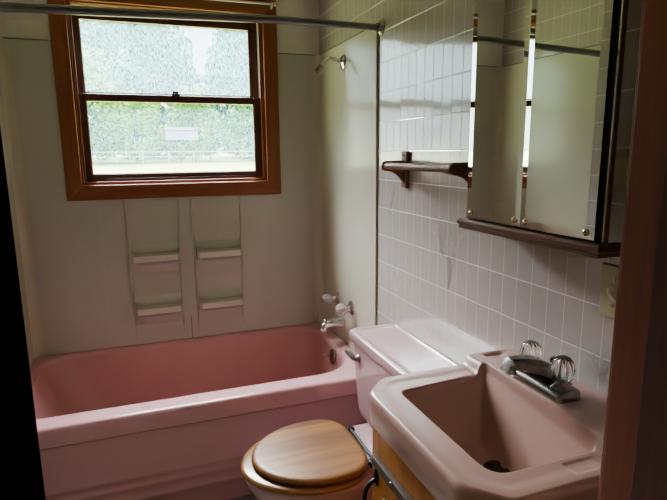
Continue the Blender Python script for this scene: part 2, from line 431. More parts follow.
# moulded columns with soap shelves
def molding(x0, x1):
    b = BM()
    for x, s in ((x0, 1), (x1, -1)):
        pts = bez([(x, -T, 1.24), (x, -T - .004, 1.15), (x + s * .004, -T - .012, 1.0), (x + s * .006, -T - .006, .95), (x + s * .004, -T - .007, .85), (x + s * .008, -T - .014, .69), (x + s * .008, -T - .004, .60), (x + s * .006, -T, .52)], 6)
        tube(b, pts, [.005] * (len(pts) - 8) + [.005 - .0005 * k for k in range(8)], 8)
    return b
def soap_shelf(x0, x1, zt):
    p = .068
    # swept section: wall, hollow tray, front lip, underside
    sec = [(0, .055), (-.006, .028), (-.016, .012), (-p + .016, .002), (-p + .006, .006), (-p, .002), (-p - .001, -.030), (-p + .005, -.035), (-.030, -.040), (-.008, -.060), (0, -.10)]
    tray = BM(); n = 9
    xs = [x0 + (x1 - x0) * k / n for k in range(n + 1)]
    rows = []
    for i, x in enumerate(xs):
        e = abs(2 * i / n - 1) ** 6; rows.append([(x, -T + y * (1 - .18 * e), zt + z + (.012 * e if 1 <= j <= 3 else 0)) for j, (y, z) in enumerate(sec)])
    R = [[tray.verts.new(q) for q in row] for row in rows]
    for a, c in zip(R, R[1:]):
        for j in range(len(sec) - 1): tray.faces.new((a[j], a[j + 1], c[j + 1], c[j]))
    for row in (R[0], R[-1]): tray.faces.new(row)
    return tray, [(x0, x1)]
for x0, x1 in ((-1.043, -.787), (-.722, -.466)):
    obj('column_molding', molding(x0, x1), 'panel', sur)
    for zt in (.955, .680):
        k = .0 
        t_, _ = soap_shelf(x0 + .012, x1 - .012, zt)
        s = obj('soap_shelf', t_, 'panel', sur)
        g = BM(); xa, xb = x0 + .022, x1 - .022
        pts = [(xa, -T - .012, zt + .018), (xb, -T - .012, zt + .018), (xb, -T - .050, zt + .0045), (xa, -T - .050, zt + .0045)]
        g.faces.new([g.verts.new(q) for q in pts])
        g2 = BM(); box(g2, x0 + .022, x1 - .022, -T - .073, -T - .0665, zt - .030, zt + .001)
        obj('tray', bx(xa, xb, -T - .052, -T - .016, zt + .0, zt + .0065), 'panel_green', s, bev=.002)
        obj('lip', g2, 'panel_lip', s, bev=.003)
        g.free()

# ------------------------------------------------------------------ bathtub
tub = thing('bathtub', 'long pink enamel bathtub built in below the window', 'bathtub', (-.76, -.41, 0))
TX0, TX1, TYF, TYB, TZ = -W + .0015, -.0015, -.815, -.0015, .475
rings = []
def RR(x0, x1, y0, y1, r_, z): return rrect(x0, x1, y0, y1, r_, z, 12, 16)
rings.append(RR(TX0, TX1, TYF + .008, TYB, .002, .393))
rings.append(RR(TX0, TX1, TYF + .001, TYB, .003, .396))
rings.append(RR(TX0, TX1, TYF, TYB, .004, .402))
rings.append(RR(TX0, TX1, TYF, TYB, .006, .450))
for k in range(1, 7):
    a = PI / 2 * k / 6; q = .018 * (1 - math.cos(a)); rings.append(RR(TX0 + q * .1, TX1 - q * .1, TYF + q, TYB - q * .1, .008 + q * .5, .457 + .018 * math.sin(a)))
ox0, ox1, oy0, oy1 = -1.478, -.078, -.705, -.034
def opn(q, z, drop=0):
    return RR(ox0 + q, ox1 - q, oy0 + q, oy1 - q, (.15, .17, .12, .20), z)
rings.append(RR(-W + .010, -.02, -.78, -.012, .03, .4755))
rings.append(opn(-.016, .4745)); rings.append(opn(-.010, .4735)); rings.append(opn(-.006, .471)); rings.append(opn(0, .466)); rings.append(opn(.005, .457))
n0 = len(rings)
obj('rim', loft(BM(), rings, False, False), 'tub', tub, ang=60)
# inside
def inner(f, z, rr):
    return RR(ox0 + .005 + (.20 * f), ox1 - .005 - .075 * f, oy0 + .005 + .085 * f, oy1 - .005 - .07 * f, rr, z)
ins = [opn(.005, .457), inner(.10, .42, (.15, .15, .12, .19)), inner(.28, .34, (.15, .15, .13, .19)), inner(.5, .24, (.15, .16, .14, .18)), inner(.68, .17, (.15, .16, .14, .17)),
       inner(.82, .135, (.14, .16, .13, .15)), inner(1.0, .115, (.13, .15, .12, .14)), inner(1.25, .105, (.12, .13, .12, .13))]
ins.append([v + (Vector((-.7, -.37, .1)) - v) * .6 for v in ins[-1]]); ins[-1] = [Vector((v.x, v.y, .101)) for v in ins[-1]]
obj('basin', loft(BM(), ins, False, True), 'tub_in_shade', tub, ang=70, label='inside of the pink tub with shade painted into the colour')
# apron with the long pressed ledges
prof = [(-.795, .397), (-.789, .392), (-.787, .385), (-.786, .30), (-.7865, .205), (-.789, .20), (-.7895, .19), (-.787, .184), (-.787, .164), (-.7895, .158), (-.7895, .148), (-.787, .142), (-.7868, .11), (-.7895, .104), (-.7895, .094), (-.7865, .088), (-.780, .0)]
b = BM(); loft(b, [[(x, y, z) for y, z in prof] + [(x, -.70, 0), (x, -.70, .397)] for x in (TX0, -1.1, -.4, TX1)])
obj('apron', b, 'tub', tub, ang=50)
obj('seam', bx(TX0, TX1, -.7955, -.786, .3865, .3925), 'seam', tub, smooth=False)
# overflow plate
b = BM(); lathe(b, (-.094, -.43, .428), (-1, 0, .1), [(-.01, .035), (.003, .038), (.008, .037), (.012, .028), (.013, .001)])
ov = obj('overflow_plate', b, 'chrome_old', tub)
b = BM(); tube(b, [(-.106, -.43, .428), (-.131, -.43, .443)], .004, 8); lathe(b, (-.128, -.43, .441), (-1, 0, .4), [(0, .003), (.003, .008), (.01, .008), (.013, .002)], 12)
obj('lever', b, 'chrome', ov)

# ------------------------------------------------------------------ tub faucet
tf = thing('tub_faucet', 'chrome tub spout with two clear faceted knobs on the beige panel', 'faucet', (-.01, -.36, .56))
def knob_shape(b, base, d, R, flute=.12, nf=9, n=54, k=1.0):
    lathe(b, base, d, [(a * R * k, c * R) for a, c in ((0, .45), (.15, .72), (.5, .96), (.95, 1), (1.4, .86), (1.75, .55), (1.85, .3), (1.8, .03))], n, flute, nf)
for y in (-.275, -.478):
    b = BM(); lathe(b, (-.0085, y, .692), (-1, 0, 0), [(0, .036), (.004, .036), (.010, .030), (.014, .018), (.022, .014), (.034, .012)])
    e = obj('escutcheon', b, 'chrome', tf)
    b = BM(); knob_shape(b, (-.040, y, .690), (-1, 0, 0), .030, .10, 8, 48)
    obj('knob', b, 'crystal_w', tf, smooth=False)
b = BM()
pts = bez([(-.009, -.365, .583), (-.05, -.365, .586), (-.09, -.365, .582), (-.116, -.365, .572), (-.126, -.365, .548)], 6)
n = len(pts); tube(b, pts, [.031 - .010 * min(1, i / (n * .6)) for i in range(n)], 20)
sp = obj('spout', b, 'chrome', tf)
b = BM(); lathe(b, (-.113, -.365, .588), (0, 0, 1), [(0, .004), (.012, .004), (.014, .009), (.02, .009), (.024, .004)], 14)
obj('diverter_knob', b, 'chrome', sp)
# shower arm
b = BM(); lathe(b, (-.0085, -.38, 1.885), (-1, 0, 0), [(0, .034), (.005, .034), (.010, .027), (.014, .012)])
sa = thing('shower_pipe', 'bent chrome shower pipe without a head high on the beige panel', 'shower pipe', (-.0085, -.38, 1.885))
obj('flange', b, 'chrome', sa)
b = BM(); tube(b, bez([(-.012, -.38, 1.886), (-.06, -.38, 1.898), (-.09, -.38, 1.893), (-.125, -.38, 1.858)], 7), .0105, 16)
obj('arm', b, 'chrome', sa)
b = BM(); tube(b, [(-.120, -.38, 1.864), (-.143, -.38, 1.838)], [.0135, .012], 8); obj('nipple', b, 'chrome_old', sa)
# shower rod
sr = thing('shower_rod', 'long dull chrome shower curtain rod running wall to wall', 'rod', (-.76, -.79, 1.94))
b = BM(); tube(b, bez([(-W + .012, -.79, 1.925), (-1.0, -.79, 1.940), (-.55, -.79, 1.953), (-.30, -.79, 1.957)], 8), .0148, 20); obj('rod', b, 'rod', sr)
b = BM(); tube(b, [(-.32, -.79, 1.957), (-.012, -.79, 1.956)], .0128, 20); obj('inner_rod', b, 'rod', sr)
for x, d, z in ((-.0005, -1, 1.956), (-W + .0005, 1, 1.925)):
    b = BM(); lathe(b, (x, -.79, z), (d, 0, 0), [(0, .030), (.003, .032), (.008, .027), (.014, .018), (.022, .0175)]); obj('flange', b, 'chrome_old', sr)

# ------------------------------------------------------------------ window
def frame(b, x0, x1, z0, z1, y0, y1, l, r_, bo, tp):
    box(b, x0, x0 + l, y0, y1, z0, z1); box(b, x1 - r_, x1, y0, y1, z0, z1)
wn = thing('window_1', 'wooden double hung window with dusty panes above the tub', 'window', (-.77, 0, 1.24)); wn['kind'] = 'structure'
def casing_piece(kind):
    # mitred picture-frame casing boards
    O = (-1.300, -.239, 1.242, 2.235); I = (-1.228, -.312, 1.314, 2.160); y0, y1 = -.022, -.0
    A = {'l': [(O[0], O[2]), (I[0], I[2]), (I[0], I[3]), (O[0], O[3])], 'r': [(I[1], I[2]), (O[1], O[2]), (O[1], O[3]), (I[1], I[3])],
         'b': [(O[0], O[2]), (O[1], O[2]), (I[1], I[2]), (I[0], I[2])], 't': [(I[0], I[3]), (I[1], I[3]), (O[1], O[3]), (O[0], O[3])]}[kind]
    return loft(BM(), [[(x, y, z) for x, z in A] for y in (y0, y1)])
for k in 'lrbt': obj('casing', casing_piece(k), 'casing' if k in 'lr' else 'casing_h', wn, bev=.003)
# jamb liner
b = BM(); box(b, -1.235, -1.222, -.0, .118, 1.31, 2.165); box(b, -.318, -.311, 0, .118, 1.31, 2.165); box(b, -1.235, -.311, 0, .118, 2.155, 2.168)
obj('jamb', b, 'casing', wn, smooth=False)
b = BM(); box(b, -1.222, -.318, 0, .118, 1.306, 1.318); box(b, -1.222, -.318, .0, .016, 1.318, 1.330)
obj('sill', b, 'casing_h', wn, bev=.003)
for x in (-1.219, -.321):
    s = 1 if x < -.7 else -1
    b = BM(); box(b, min(x, x + s * .010), max(x, x + s * .010), .004, .016, 1.318, 2.155); obj('stop_bead', b, 'casing', wn, bev=.002)
    b = BM(); box(b, min(x, x + s * .006), max(x, x + s * .006), .018, .110, 1.318, 2.155); obj('track', b, 'track', wn, bev=.001)
# lower sash
def sash(name, x0, x1, z0, z1, y0, y1, gx0, gx1, gz0, gz1, glass, lab):
    b = BM(); box(b, x0, gx0, y0, y1, z0, z1); box(b, gx1, x1, y0, y1, z0, z1)
    s = obj(name, b, 'sash', wn, bev=.003, label=lab)
    b = BM(); box(b, gx0, gx1, y0, y1, z0, gz0); box(b, gx0, gx1, y0, y1, gz1, z1); obj('rail', b, 'sash_h', s, bev=.003)
    yg = (y0 + y1) / 2
    g = BM(); g.faces.new([g.verts.new(q) for q in ((gx0, yg, gz0), (gx1, yg, gz0), (gx1, yg, gz1), (gx0, yg, gz1))])
    obj('pane', g, glass, s, smooth=False)
    b = BM(); w_ = .004
    box(b, gx0 - .001, gx0 + w_, y0 + .004, yg - .001, gz0, gz1); box(b, gx1 - w_, gx1 + .001, y0 + .004, yg - .001, gz0, gz1)
    box(b, gx0, gx1, y0 + .004, yg - .001, gz0 - .001, gz0 + w_)
    obj('glazing_bead', b, 'track', s, smooth=False)
    return s
ls = sash('lower_sash', -1.212, -.328, 1.320, 1.752, .024, .052, -1.180, -.366, 1.365, 1.716, 'glass_low', 'lower sash')
us = sash('upper_sash', -1.212, -.328, 1.722, 2.150, .066, .094, -1.184, -.372, 1.760, 2.098, 'glass_up', 'upper sash with streaked pane')
b = BM(); box(b, -.782, -.742, .022, .060, 1.750, 1.762); box(b, -.776, -.748, .028, .052, 1.760, 1.774); obj('sash_lock', b, 'rubber', wn, bev=.002)
b = BM(); box(b, -1.12, -.40, .016, .0235, 1.330, 1.344); obj('lift_rail', b, 'sash_h', wn, bev=.002)
# faded sticker on the lower pane
stk = thing('window_sticker', 'small faded printed sticker on the lower window pane', 'sticker', (-.744, .0375, 1.532))
b = BM(); box(b, -.823, -.664, .0365, .0375, 1.532, 1.596); obj('paper', b, 'sticker', stk, smooth=False)
b = BM()
for z, x0, x1 in ((1.578, -.821, -.667), (1.560, -.815, -.70), (1.549, -.79, -.72)): box(b, x0, x1, .0358, .0364, z, z + (.003 if z > 1.57 else .0015))
obj('print', b, 'stick_print', stk, smooth=False)
# little white curtain rod above the window
cr_ = thing('curtain_rod', 'thin white cafe curtain rod above the window', 'curtain rod', (-.77, -.05, 2.2))
b = BM(); tube(b, [(-1.25, -.05, 2.203), (-.262, -.05, 2.206)], .0055, 12); obj('rod', b, 'white', cr_)
b = BM(); lathe(b, (-.264, -.05, 2.206), (1, 0, 0), [(0, .006), (.004, .010), (.012, .012), (.020, .009), (.024, .002)], 16); obj('finial', b, 'brass', cr_)
for x in (-.272, -1.25): obj('bracket', bx(x, x + .006, -.056, -.022, 2.188, 2.214), 'white', cr_, bev=.001)

# toilet ---------------------
toi = thing('toilet', 'pink toilet with wooden lid between tub and vanity', 'toilet', (-.40, -1.205, 0))
CYT = -1.205
def egg(x0, x1, w, z, xm=None, n=64, sq=2.0, cy=CYT):
    """x0 = front tip (toward -x), x1 = back; widest at xm"""
    xm = xm if xm is not None else x0 + (x1 - x0) * .58
    pts = []
    for k in range(n):
        a = 2 * PI * k / n; c, s = math.cos(a), math.sin(a)
        if c < 0: x = xm + (xm - x0) * (-abs(c) ** 1.0); y = w / 2 * math.copysign(abs(s) ** 1.0, s)
        else: x = xm + (x1 - xm) * abs(c) ** (2 / sq); y = w / 2 * math.copysign(abs(s) ** (2 / sq), s)
        pts.append(Vector((x, cy + y, z)))
    return pts
# bowl
br_ = [egg(-.60, -.06, .24, 0, sq=3), egg(-.60, -.06, .24, .02, sq=3), egg(-.575, -.08, .205, .06, sq=3), egg(-.57, -.09, .20, .15, sq=2.6), egg(-.62, -.10, .26, .23, -.40, sq=2.4), egg(-.68, -.16, .35, .31, -.42),
       egg(-.70, -.20, .385, .355, -.43), egg(-.703, -.22, .39, .372, -.43), egg(-.698, -.22, .385, .380, -.43), egg(-.66, -.26, .32, .381, -.43), egg(-.62, -.30, .26, .37, -.43), egg(-.58, -.32, .2, .30, -.43), egg(-.5, -.36, .1, .2, -.43)]
obj('bowl', loft(BM(), br_), 'toilet', toi, ang=70)
b = BM(); loft(b, [rrect(-.315, -.03, CYT - .165, CYT + .165, .04, z) if 0 else rrect(-.315 + q, -.03, CYT - .165 + q, CYT + .165 - q, .04, z) for z, q in ((.31, .03), (.345, .006), (.375, 0), (.384, .003), (.388, .010))])
obj('deck', b, 'toilet', toi, ang=60)
# tank
TYa, TYb2 = CYT - .262, CYT + .262
tr_ = []
for z, q in ((.386, .055), (.392, .04), (.405, .028), (.44, .018), (.55, .008), (.70, .002), (.715, .002)):
    tr_.append(rrect(-.200 + q * .6, -.012, TYa + q, TYb2 - q, .035, z))
obj('tank', loft(BM(), tr_), 'toilet', toi, ang=60)
LYa, LYb = CYT - .295, CYT + .272
def lidring(q, z, rr=.03): return rrect(-.212 + q, -.004 - q * .3, LYa + q, LYb - q, max(rr - q * .3, .004), z)
lr_ = [lidring(.016, .712), lidring(.004, .712), lidring(.0, .718), lidring(0, .746)] + [lidring(.007 * (1 - math.cos(PI / 2 * k / 5)), .747 + .007 * math.sin(PI / 2 * k / 5)) for k in range(1, 6)] + [lidring(.016, .7545), lidring(.021, .7535), lidring(.026, .750), lidring(.034, .7485), lidring(.05, .7485)]
obj('tank_lid', loft(BM(), lr_), 'toilet', toi, ang=70)
# flush lever
b = BM(); lathe(b, (-.193, -1.020, .657), (-1, 0, 0), [(0, .016), (.008, .016), (.014, .011), (.022, .009)], 18)
fl = obj('flush_lever', b, 'chrome_old', toi)
b = BM(); tube(b, [(-.210, -1.026, .655), (-.217, -1.006, .658), (-.226, -.982, .667), (-.232, -.964, .675)], [.009, .013, .014, .010], 12, .6); obj('handle', b, 'chrome_old', fl)
# seat ring + lid
def disc(outl, prof):
    """outl(q)-> ring; prof list of (inset, z)"""
    return loft(BM(), [outl(q, z) for q, z in prof])
def so(q, z): return egg(-.712 + q, -.285 - q, .425 - 2 * q, z, -.44, sq=2.6, n=80)
def si(q, z): return egg(-.63 - q, -.36 + q, .24 + 2 * q, z, -.46, n=80)
ring = [so(.012, .383), so(.003, .387), so(0, .394), so(.003, .401), so(.012, .405), si(0.012, .405), si(0, .400), si(0, .386), si(.010, .383)]
b = BM(); R_ = [[b.verts.new(p) for p in r2] for r2 in ring]
for i in range(len(R_)):
    a_, c_ = R_[i], R_[(i + 1) % len(R_)]
    for k in range(80): b.faces.new((a_[k], a_[(k + 1) % 80], c_[(k + 1) % 80], c_[k]))
obj('seat', b, 'oak_edge', toi, ang=60)
def lo_(q, z): return egg(-.672 + q, -.283 - q, .400 - 2 * q, z, -.43, sq=3.0, n=80)
obj('lid', disc(lo_, [(.012, .4065), (.003, .4085), (0, .414), (.001, .420), (.005, .425), (.013, .4285), (.025, .4295), (.10, .4298), (.16, .430)]), 'oak', toi, ang=60)
b = BM(); tube(b, [(-.272, CYT - .12, .412), (-.272, CYT + .10, .412)], .0065, 12)
hg = obj('hinge', b, 'iron', toi)
for y in (CYT - .125, CYT + .10):
    b = BM(); box(b, -.300, -.258, y - .012, y + .012, .404, .4085 + .004); box(b, -.286, -.258, y - .012, y + .012, .388, .42)
    obj('hinge_bracket', b, 'iron', hg, bev=.003)
b = BM(); tube(b, [(-.275, CYT + .12, .392), (-.245, CYT + .13, .392)], .008, 10); obj('bolt_cap', b, 'iron', hg)

# ------------------------------------------------------------------ vanity + sink
VX = -.450; VY0, VY1 = -2.160, -1.705
van = thing('vanity_cabinet', 'orange pine vanity cabinet below the pink sink', 'cabinet', (-.22, -1.93, 0))
b = BM(); box(b, VX + .018, -.003, VY0, VY0 + .018, .0, .80); box(b, VX + .018, -.003, VY1 - .018, VY1, 0, .80); box(b, VX + .06, VX + .075, VY0 + .018, VY1 - .018, 0, .09); box(b, VX + .018, -.003, VY0 + .018, VY1 - .018, .09, .105); box(b, -.01, -.003, VY0 + .018, VY1 - .018, .105, .8)
obj('carcass', b, 'pine', van, bev=.001)
b = BM(); box(b, VX, VX + .018, VY0, VY0 + .04, .09, .80); box(b, VX, VX + .018, VY1 - .04, VY1, .09, .80); box(b, VX, VX + .018, VY0 + .04, VY1 - .04, .70, .80); box(b, VX, VX + .018, VY0 + .04, VY1 - .04, .09, .13)
obj('face_frame', b, 'pine', van, bev=.001)
dr = obj('door', bx(VX - .013, VX - .0005, VY0 + .025, VY1 - .030, .115, .700), 'pine', van, bev=.004)
obj('top_edge', bx(VX - .016, VX - .0005, VY0 + .024, VY1 - .028, .682, .708), 'worn', dr, bev=.003, label='worn dark top edge of the door')
b = BM(); box(b, VX - .017, VX - .012, VY0 + .075, VY1 - .085, .165, .63); obj('raised_panel', b, 'pine', dr, bev=.004)
b = BM(); hy = VY1 - .055; VX += .006
tube(b, bez([(VX - .018, hy, .655), (VX - .030, hy, .652), (VX - .046, hy, .635), (VX - .052, hy, .60), (VX - .046, hy, .565), (VX - .030, hy, .548), (VX - .018, hy, .545)], 6), .0055, 10)
hd = obj('handle', b, 'iron', dr)
for z, s in ((.655, 1), (.545, -1)):
    b = BM(); loft(b, [[(x, hy + q[0] * (1 - .25 * i), z + s * q[1]) for q in ((-.010, -.012), (.010, -.012), (.013, .004), (.006, .018), (0, .028), (-.006, .018), (-.013, .004))] for i, x in enumerate((VX - .0195, VX - .023))])
    obj('handle_plate', b, 'iron', hd)
b = BM(); VX -= .006; lathe(b, (VX - .0155, -1.845, .695), (-1, 0, 0), [(0, .006), (.002, .005), (.003, .001)], 12); obj('screw', b, 'chrome_old', dr)

# sink as a height field wrapped round the bowl
def rpoly(poly, rad, n=8):
    out = []; m = len(poly)
    for i in range(m):
        p = Vector(poly[i]); a = Vector(poly[i - 1]); c = Vector(poly[(i + 1) % m]); r_ = rad[i] if isinstance(rad, list) else rad
        u = (a - p).normalized(); v = (c - p).normalized()
        for k in range(n + 1):
            t = k / n; out.append((p + u * r_) * (1 - t) ** 2 + p * 2 * t * (1 - t) + (p + v * r_) * t * t)
    return out
def ray_poly(poly, c, a):
    d = Vector((math.cos(a), math.sin(a))); best = None
    for i in range(len(poly)):
        p, q = poly[i], poly[(i + 1) % len(poly)]; e = q - p; den = d.x * e.y - d.y * e.x
        if abs(den) < 1e-12: continue
        w = p - c; t = (w.x * e.y - w.y * e.x) / den; s = (w.x * d.y - w.y * d.x) / den
        if t > 0 and -1e-6 <= s <= 1 + 1e-6 and (best is None or t > best): best = t
    return c + d * best
def ss(a, b_, x): t = max(0, min(1, (x - a) / (b_ - a))); return t * t * (3 - 2 * t)
SX0, SX1, SY0, SY1 = -.478, -.002, -2.208, -1.670
outp = rpoly([(SX0, SY0 + .070), (SX0 + .062, SY0), (SX1, SY0), (SX1, SY1), (SX0 + .062, SY1), (SX0, SY1 - .070)], [.022, .022, .004, .004, .022, .022])
inp = rpoly([(-.404, -2.134), (-.152, -2.134), (-.137, -1.735), (-.404, -1.757)], [.05, .016, .024, .028])
cen = Vector((-.245, -1.942)); NA = 360
OUT = [ray_poly(outp, cen, 2 * PI * k / NA) for k in range(NA)]; INN = [ray_poly(inp, cen, 2 * PI * k / NA) for k in range(NA)]
RZ, DZ_ = .880, .909
def edge_dist(p):
    d = 9
    for i in range(len(outp)):
        a, c = outp[i], outp[(i + 1) % len(outp)]; e = c - a
        if e.length < 1e-9: continue
        t = max(0, min(1, (p - a).dot(e) / e.length_squared)); d = min(d, (p - a - e * t).length)
    return d
def rimz(p, wall=True):
    deck = ss(-.168, -.146, p.x)
    z = RZ + (DZ_ - RZ) * deck
    return z
def topz(p):
    z = rimz(p); d = edge_dist(Vector((p.x, p.y)) if p.x < -.02 else Vector((-.02, p.y)))
    if p.x > -.02: d = max(d, min(p.y - SY0, SY1 - p.y, .02))
    z += .0022 * ss(.050, .022, d) * (1 - ss(-.168, -.146, p.x)) - .010 * (1 - ss(0, .010, d)) ** 2
    # soap hollow on the near rim, shallow finger hollow on the far deck
    def dent(x0, x1, y0, y1, h): return -h * ss(x0, x0 + .008, p.x) * ss(x1, x1 - .008, p.x) * ss(y0, y0 + .008, p.y) * ss(y1, y1 - .008, p.y)
    z += dent(-.262, -.182, -2.186, -2.142, .0022)
    z += dent(-.115, -.045, -1.715, -1.690, .006)
    return z
rings = []
NR = 26
for zz, q in ((.803, .030), (.803, .012), (.806, .009), (.826, .008), (.8275, .004), (.829, .001), (.850, 0), (.864, 0)):
    rings.append([(p.x + (cen.x - p.x) * q * (p.x < -.01), p.y + (cen.y - p.y) * q * 1.0, zz) for p in OUT])
for i in range(NR + 1):
    t = i / NR; row = []
    t = t ** .9
    for o_, n_ in zip(OUT, INN):
        p = o_ + (n_ - o_) * t; row.append((p.x, p.y, topz(p)))
    rings.append(row)
DR = Vector((-.238, -1.935)); NB = 44
DZmin = .735
for i in range(1, NB + 1):
    t = (i / NB) ** 1.35; row = []
    for n_ in INN:
        q = (n_ - DR); p = n_ + (DR - n_) * t
        dd = (p - DR).length
        planes = [DZmin + .10 * max(0, dd - .03), .868 - 2.8 * (p.x + .404), .868 - 1.5 * (-1.755 - p.y), .868 - 3.0 * (p.y + 2.134), .898 - 2.0 * (-.140 - p.x)]
        K = 160.; mx_ = max(planes); zz = mx_ + math.log(sum(math.exp(K * (q - mx_)) for q in planes)) / K
        z0 = topz(n_); w = ss(0, .06, t)
        row.append((p.x, p.y, z0 * (1 - w) + min(zz, z0 - .002) * w))
    if i == NB: break
    rings.append(row)
sk = thing('sink', 'large dusty pink china sink with raised rear deck set on the pine vanity', 'sink', (-.24, -1.92, .80))
obj('sink_bowl', loft(BM(), rings, False, False), 'sink', sk, ang=75)
b = BM(); lathe(b, (DR.x, DR.y, DZmin + .003), (0, 0, 1), [(0, .030), (.0035, .029), (.0045, .022), (.001, .018), (-.004, .010), (-.004, .001)], 30)
obj('drain', b, simple('tarnished drain', (.10, .085, .05), .45, .7, var=.5, scale=80), sk)

# sink faucet
sf = thing('sink_faucet', 'dull chrome sink faucet with two clear fluted knobs', 'faucet', (-.10, -1.92, .908))
CY_ = -1.920
b = BM()
loft(b, [rrect(-.134 + q, -.066 - q, CY_ - .081 + q, CY_ + .084 - q, .012, z) for z, q in ((.9075, 0), (.922, 0), (.928, .002), (.931, .006), (.932, .012))])
obj('base', b, 'chrome_old', sf, ang=50)
b = BM(); secs = []
def sec(x, z, w, h, nx):
    pts = [(-w, -h), (w, -h), (w, h * .3), (w * .62, h), (-w * .62, h), (-w, h * .3)]
    return [(x + nx * q[1], CY_ + q[0], z + q[1]) for q in pts]
secs = [sec(-.066, .930, .050, .010, .1), sec(-.088, .944, .046, .016, .1), sec(-.110, .960, .036, .020, -.1), sec(-.140, .973, .027, .018, -.1), sec(-.180, .984, .020, .013, 0), sec(-.208, .986, .018, .012, .1), sec(-.218, .978, .016, .008, .5)]
loft(b, secs); spt = obj('spout', b, 'chrome_old', sf, bev=.003, ang=40)
b = BM(); lathe(b, (-.201, CY_, .977), (0, 0, -1), [(0, .012), (.016, .012), (.018, .009), (.018, .001)], 18); obj('aerator', b, 'chrome_old', spt)
for y in (CY_ - .051, CY_ + .054):
    b = BM(); lathe(b, (-.100, y, .930), (0, 0, 1), [(0, .024), (.004, .024), (.008, .018), (.012, .016), (.030, .010)], 24); kn = obj('knob_stem', b, 'chrome_old', sf)
    b = BM(); knob_shape(b, (-.100, y, .946), (0, 0, 1), .0275, .13, 11, 66, 1.18); obj('knob', b, 'crystal', kn, ang=50)
b = BM(); lathe(b, (-.075, CY_, .93), (0, 0, 1), [(0, .005), (.034, .005), (.036, .010), (.044, .012), (.050, .010), (.051, .002)], 16); obj('popup_knob', b, 'rubber', sf)

# ------------------------------------------------------------------ towel bar
tb = thing('towel_bar', 'wooden towel bar on the tiled wall left of the mirrored cabinet', 'towel bar', (0, -1.27, 1.41))
def bracket(y):
    b = BM(); box(b, -.014, 0, y - .022, y + .020, 1.326, 1.464)
    o = obj('bracket', b, 'barwood', tb, bev=.004)
    prof_ = [(-.013, 1.430), (-.092, 1.428), (-.104, 1.422), (-.110, 1.410), (-.106, 1.398), (-.096, 1.392), (-.07, 1.388), (-.045, 1.378), (-.028, 1.362), (-.013, 1.340)]
    b = BM(); loft(b, [[(x, yy, z) for x, z in prof_] for yy in (y - .010, y + .010)]); obj('arm', b, 'barwood', o, bev=.003)
    for z in (1.448, 1.345):
        b = BM(); lathe(b, (-.0142, y, z), (-1, 0, 0), [(0, .0062), (.001, .006), (.0014, .001)], 12); obj('screw_hole', b, 'rubber', o)
bracket(-1.022); bracket(-1.482)
b = BM(); tube(b, [(-.090, -1.03, 1.410), (-.090, -1.474, 1.410)], .0125, 18); obj('bar', b, 'barwood', tb)
b = BM(); lathe(b, (-.09, -1.445, 1.410), (0, -1, 0), [(-.012, .0128), (0, .016), (.027, .0175)], 18); obj('collar', b, 'barwood', tb)

# ------------------------------------------------------------------ mirrored cabinet
mc = thing('medicine_cabinet', 'tall mirror cabinet with glass doors hanging on the tiles above the sink', 'cabinet', (0, -1.82, 1.25))
CBY0, CBY1, CZ0, CZ1 = -2.055, -1.592, 1.276, 1.99
b = BM(); box(b, -.108, -.001, CBY0, CBY1, CZ0, CZ1); obj('box', b, 'cabdark', mc, bev=.002)
TILT = 1.0
def mdoor(y0, y1, dep=.0027):
    d = obj('door', bx(-.1115, -.109, y0, y1, CZ0 + .004, CZ1 - .004), 'mirror_edge', mc, smooth=False)
    b = BM(); w_ = .019; zb, zt_ = CZ0 + .004, CZ1 - .004
    X = lambda x, y: x + (y1 - y) * math.tan(math.radians(TILT))
    o_ = [(-.1180, y0, zb), (-.1180, y1, zb), (-.1180, y1, zt_), (-.1180, y0, zt_)]
    i_ = [(-.1180 - dep, y0 + w_, zb + w_), (-.1180 - dep, y1 - w_, zb + w_), (-.1180 - dep, y1 - w_, zt_ - w_), (-.1180 - dep, y0 + w_, zt_ - w_)]
    loft(b, [[(-.1112, p[1], p[2]) for p in o_], [(X(*p[:2]), p[1], p[2]) for p in o_], [(X(*p[:2]), p[1], p[2]) for p in i_]]); obj('mirror', b, 'mirror', d, smooth=False)
    for y in (y0 + .020, y1 - .020):
        b = BM(); lathe(b, (X(-.1185, y), y, CZ0 + .020), (-1, 0, 0), [(0, .007), (.003, .0085), (.005, .006), (.007, .0035), (.008, .001)], 14, .15, 7); obj('clip', b, 'brass', d)
mdoor(-1.8205, -1.602, .0013); mdoor(-2.042, -1.8225)
b = BM(); box(b, -.1085, -.003, CBY0 - .004, CBY0 - .0005, CZ0 + .002, CZ1 - .002); obj('side_mirror', b, 'mirror', mc, smooth=False)
b = BM(); box(b, -.1085, -.098, CBY0 - .007, CBY0 - .003, CZ0 + .001, CZ1); obj('stile', b, 'cabwood', mc, bev=.001)
b = BM()
pl = lambda q, z: [(-.128 - q, CBY0 - .012 - q, z), (-.128 - q, CBY1 + .012 + q, z), (-.001, CBY1 + .012 + q, z), (-.001, CBY0 - .012 - q, z)]
loft(b, [pl(-.006, 1.248), pl(0, 1.250), pl(0, 1.258), pl(.004, 1.262), pl(.004, 1.270), pl(-.002, 1.2755)])
obj('base_shelf', b, 'cabwood', mc, smooth=False)

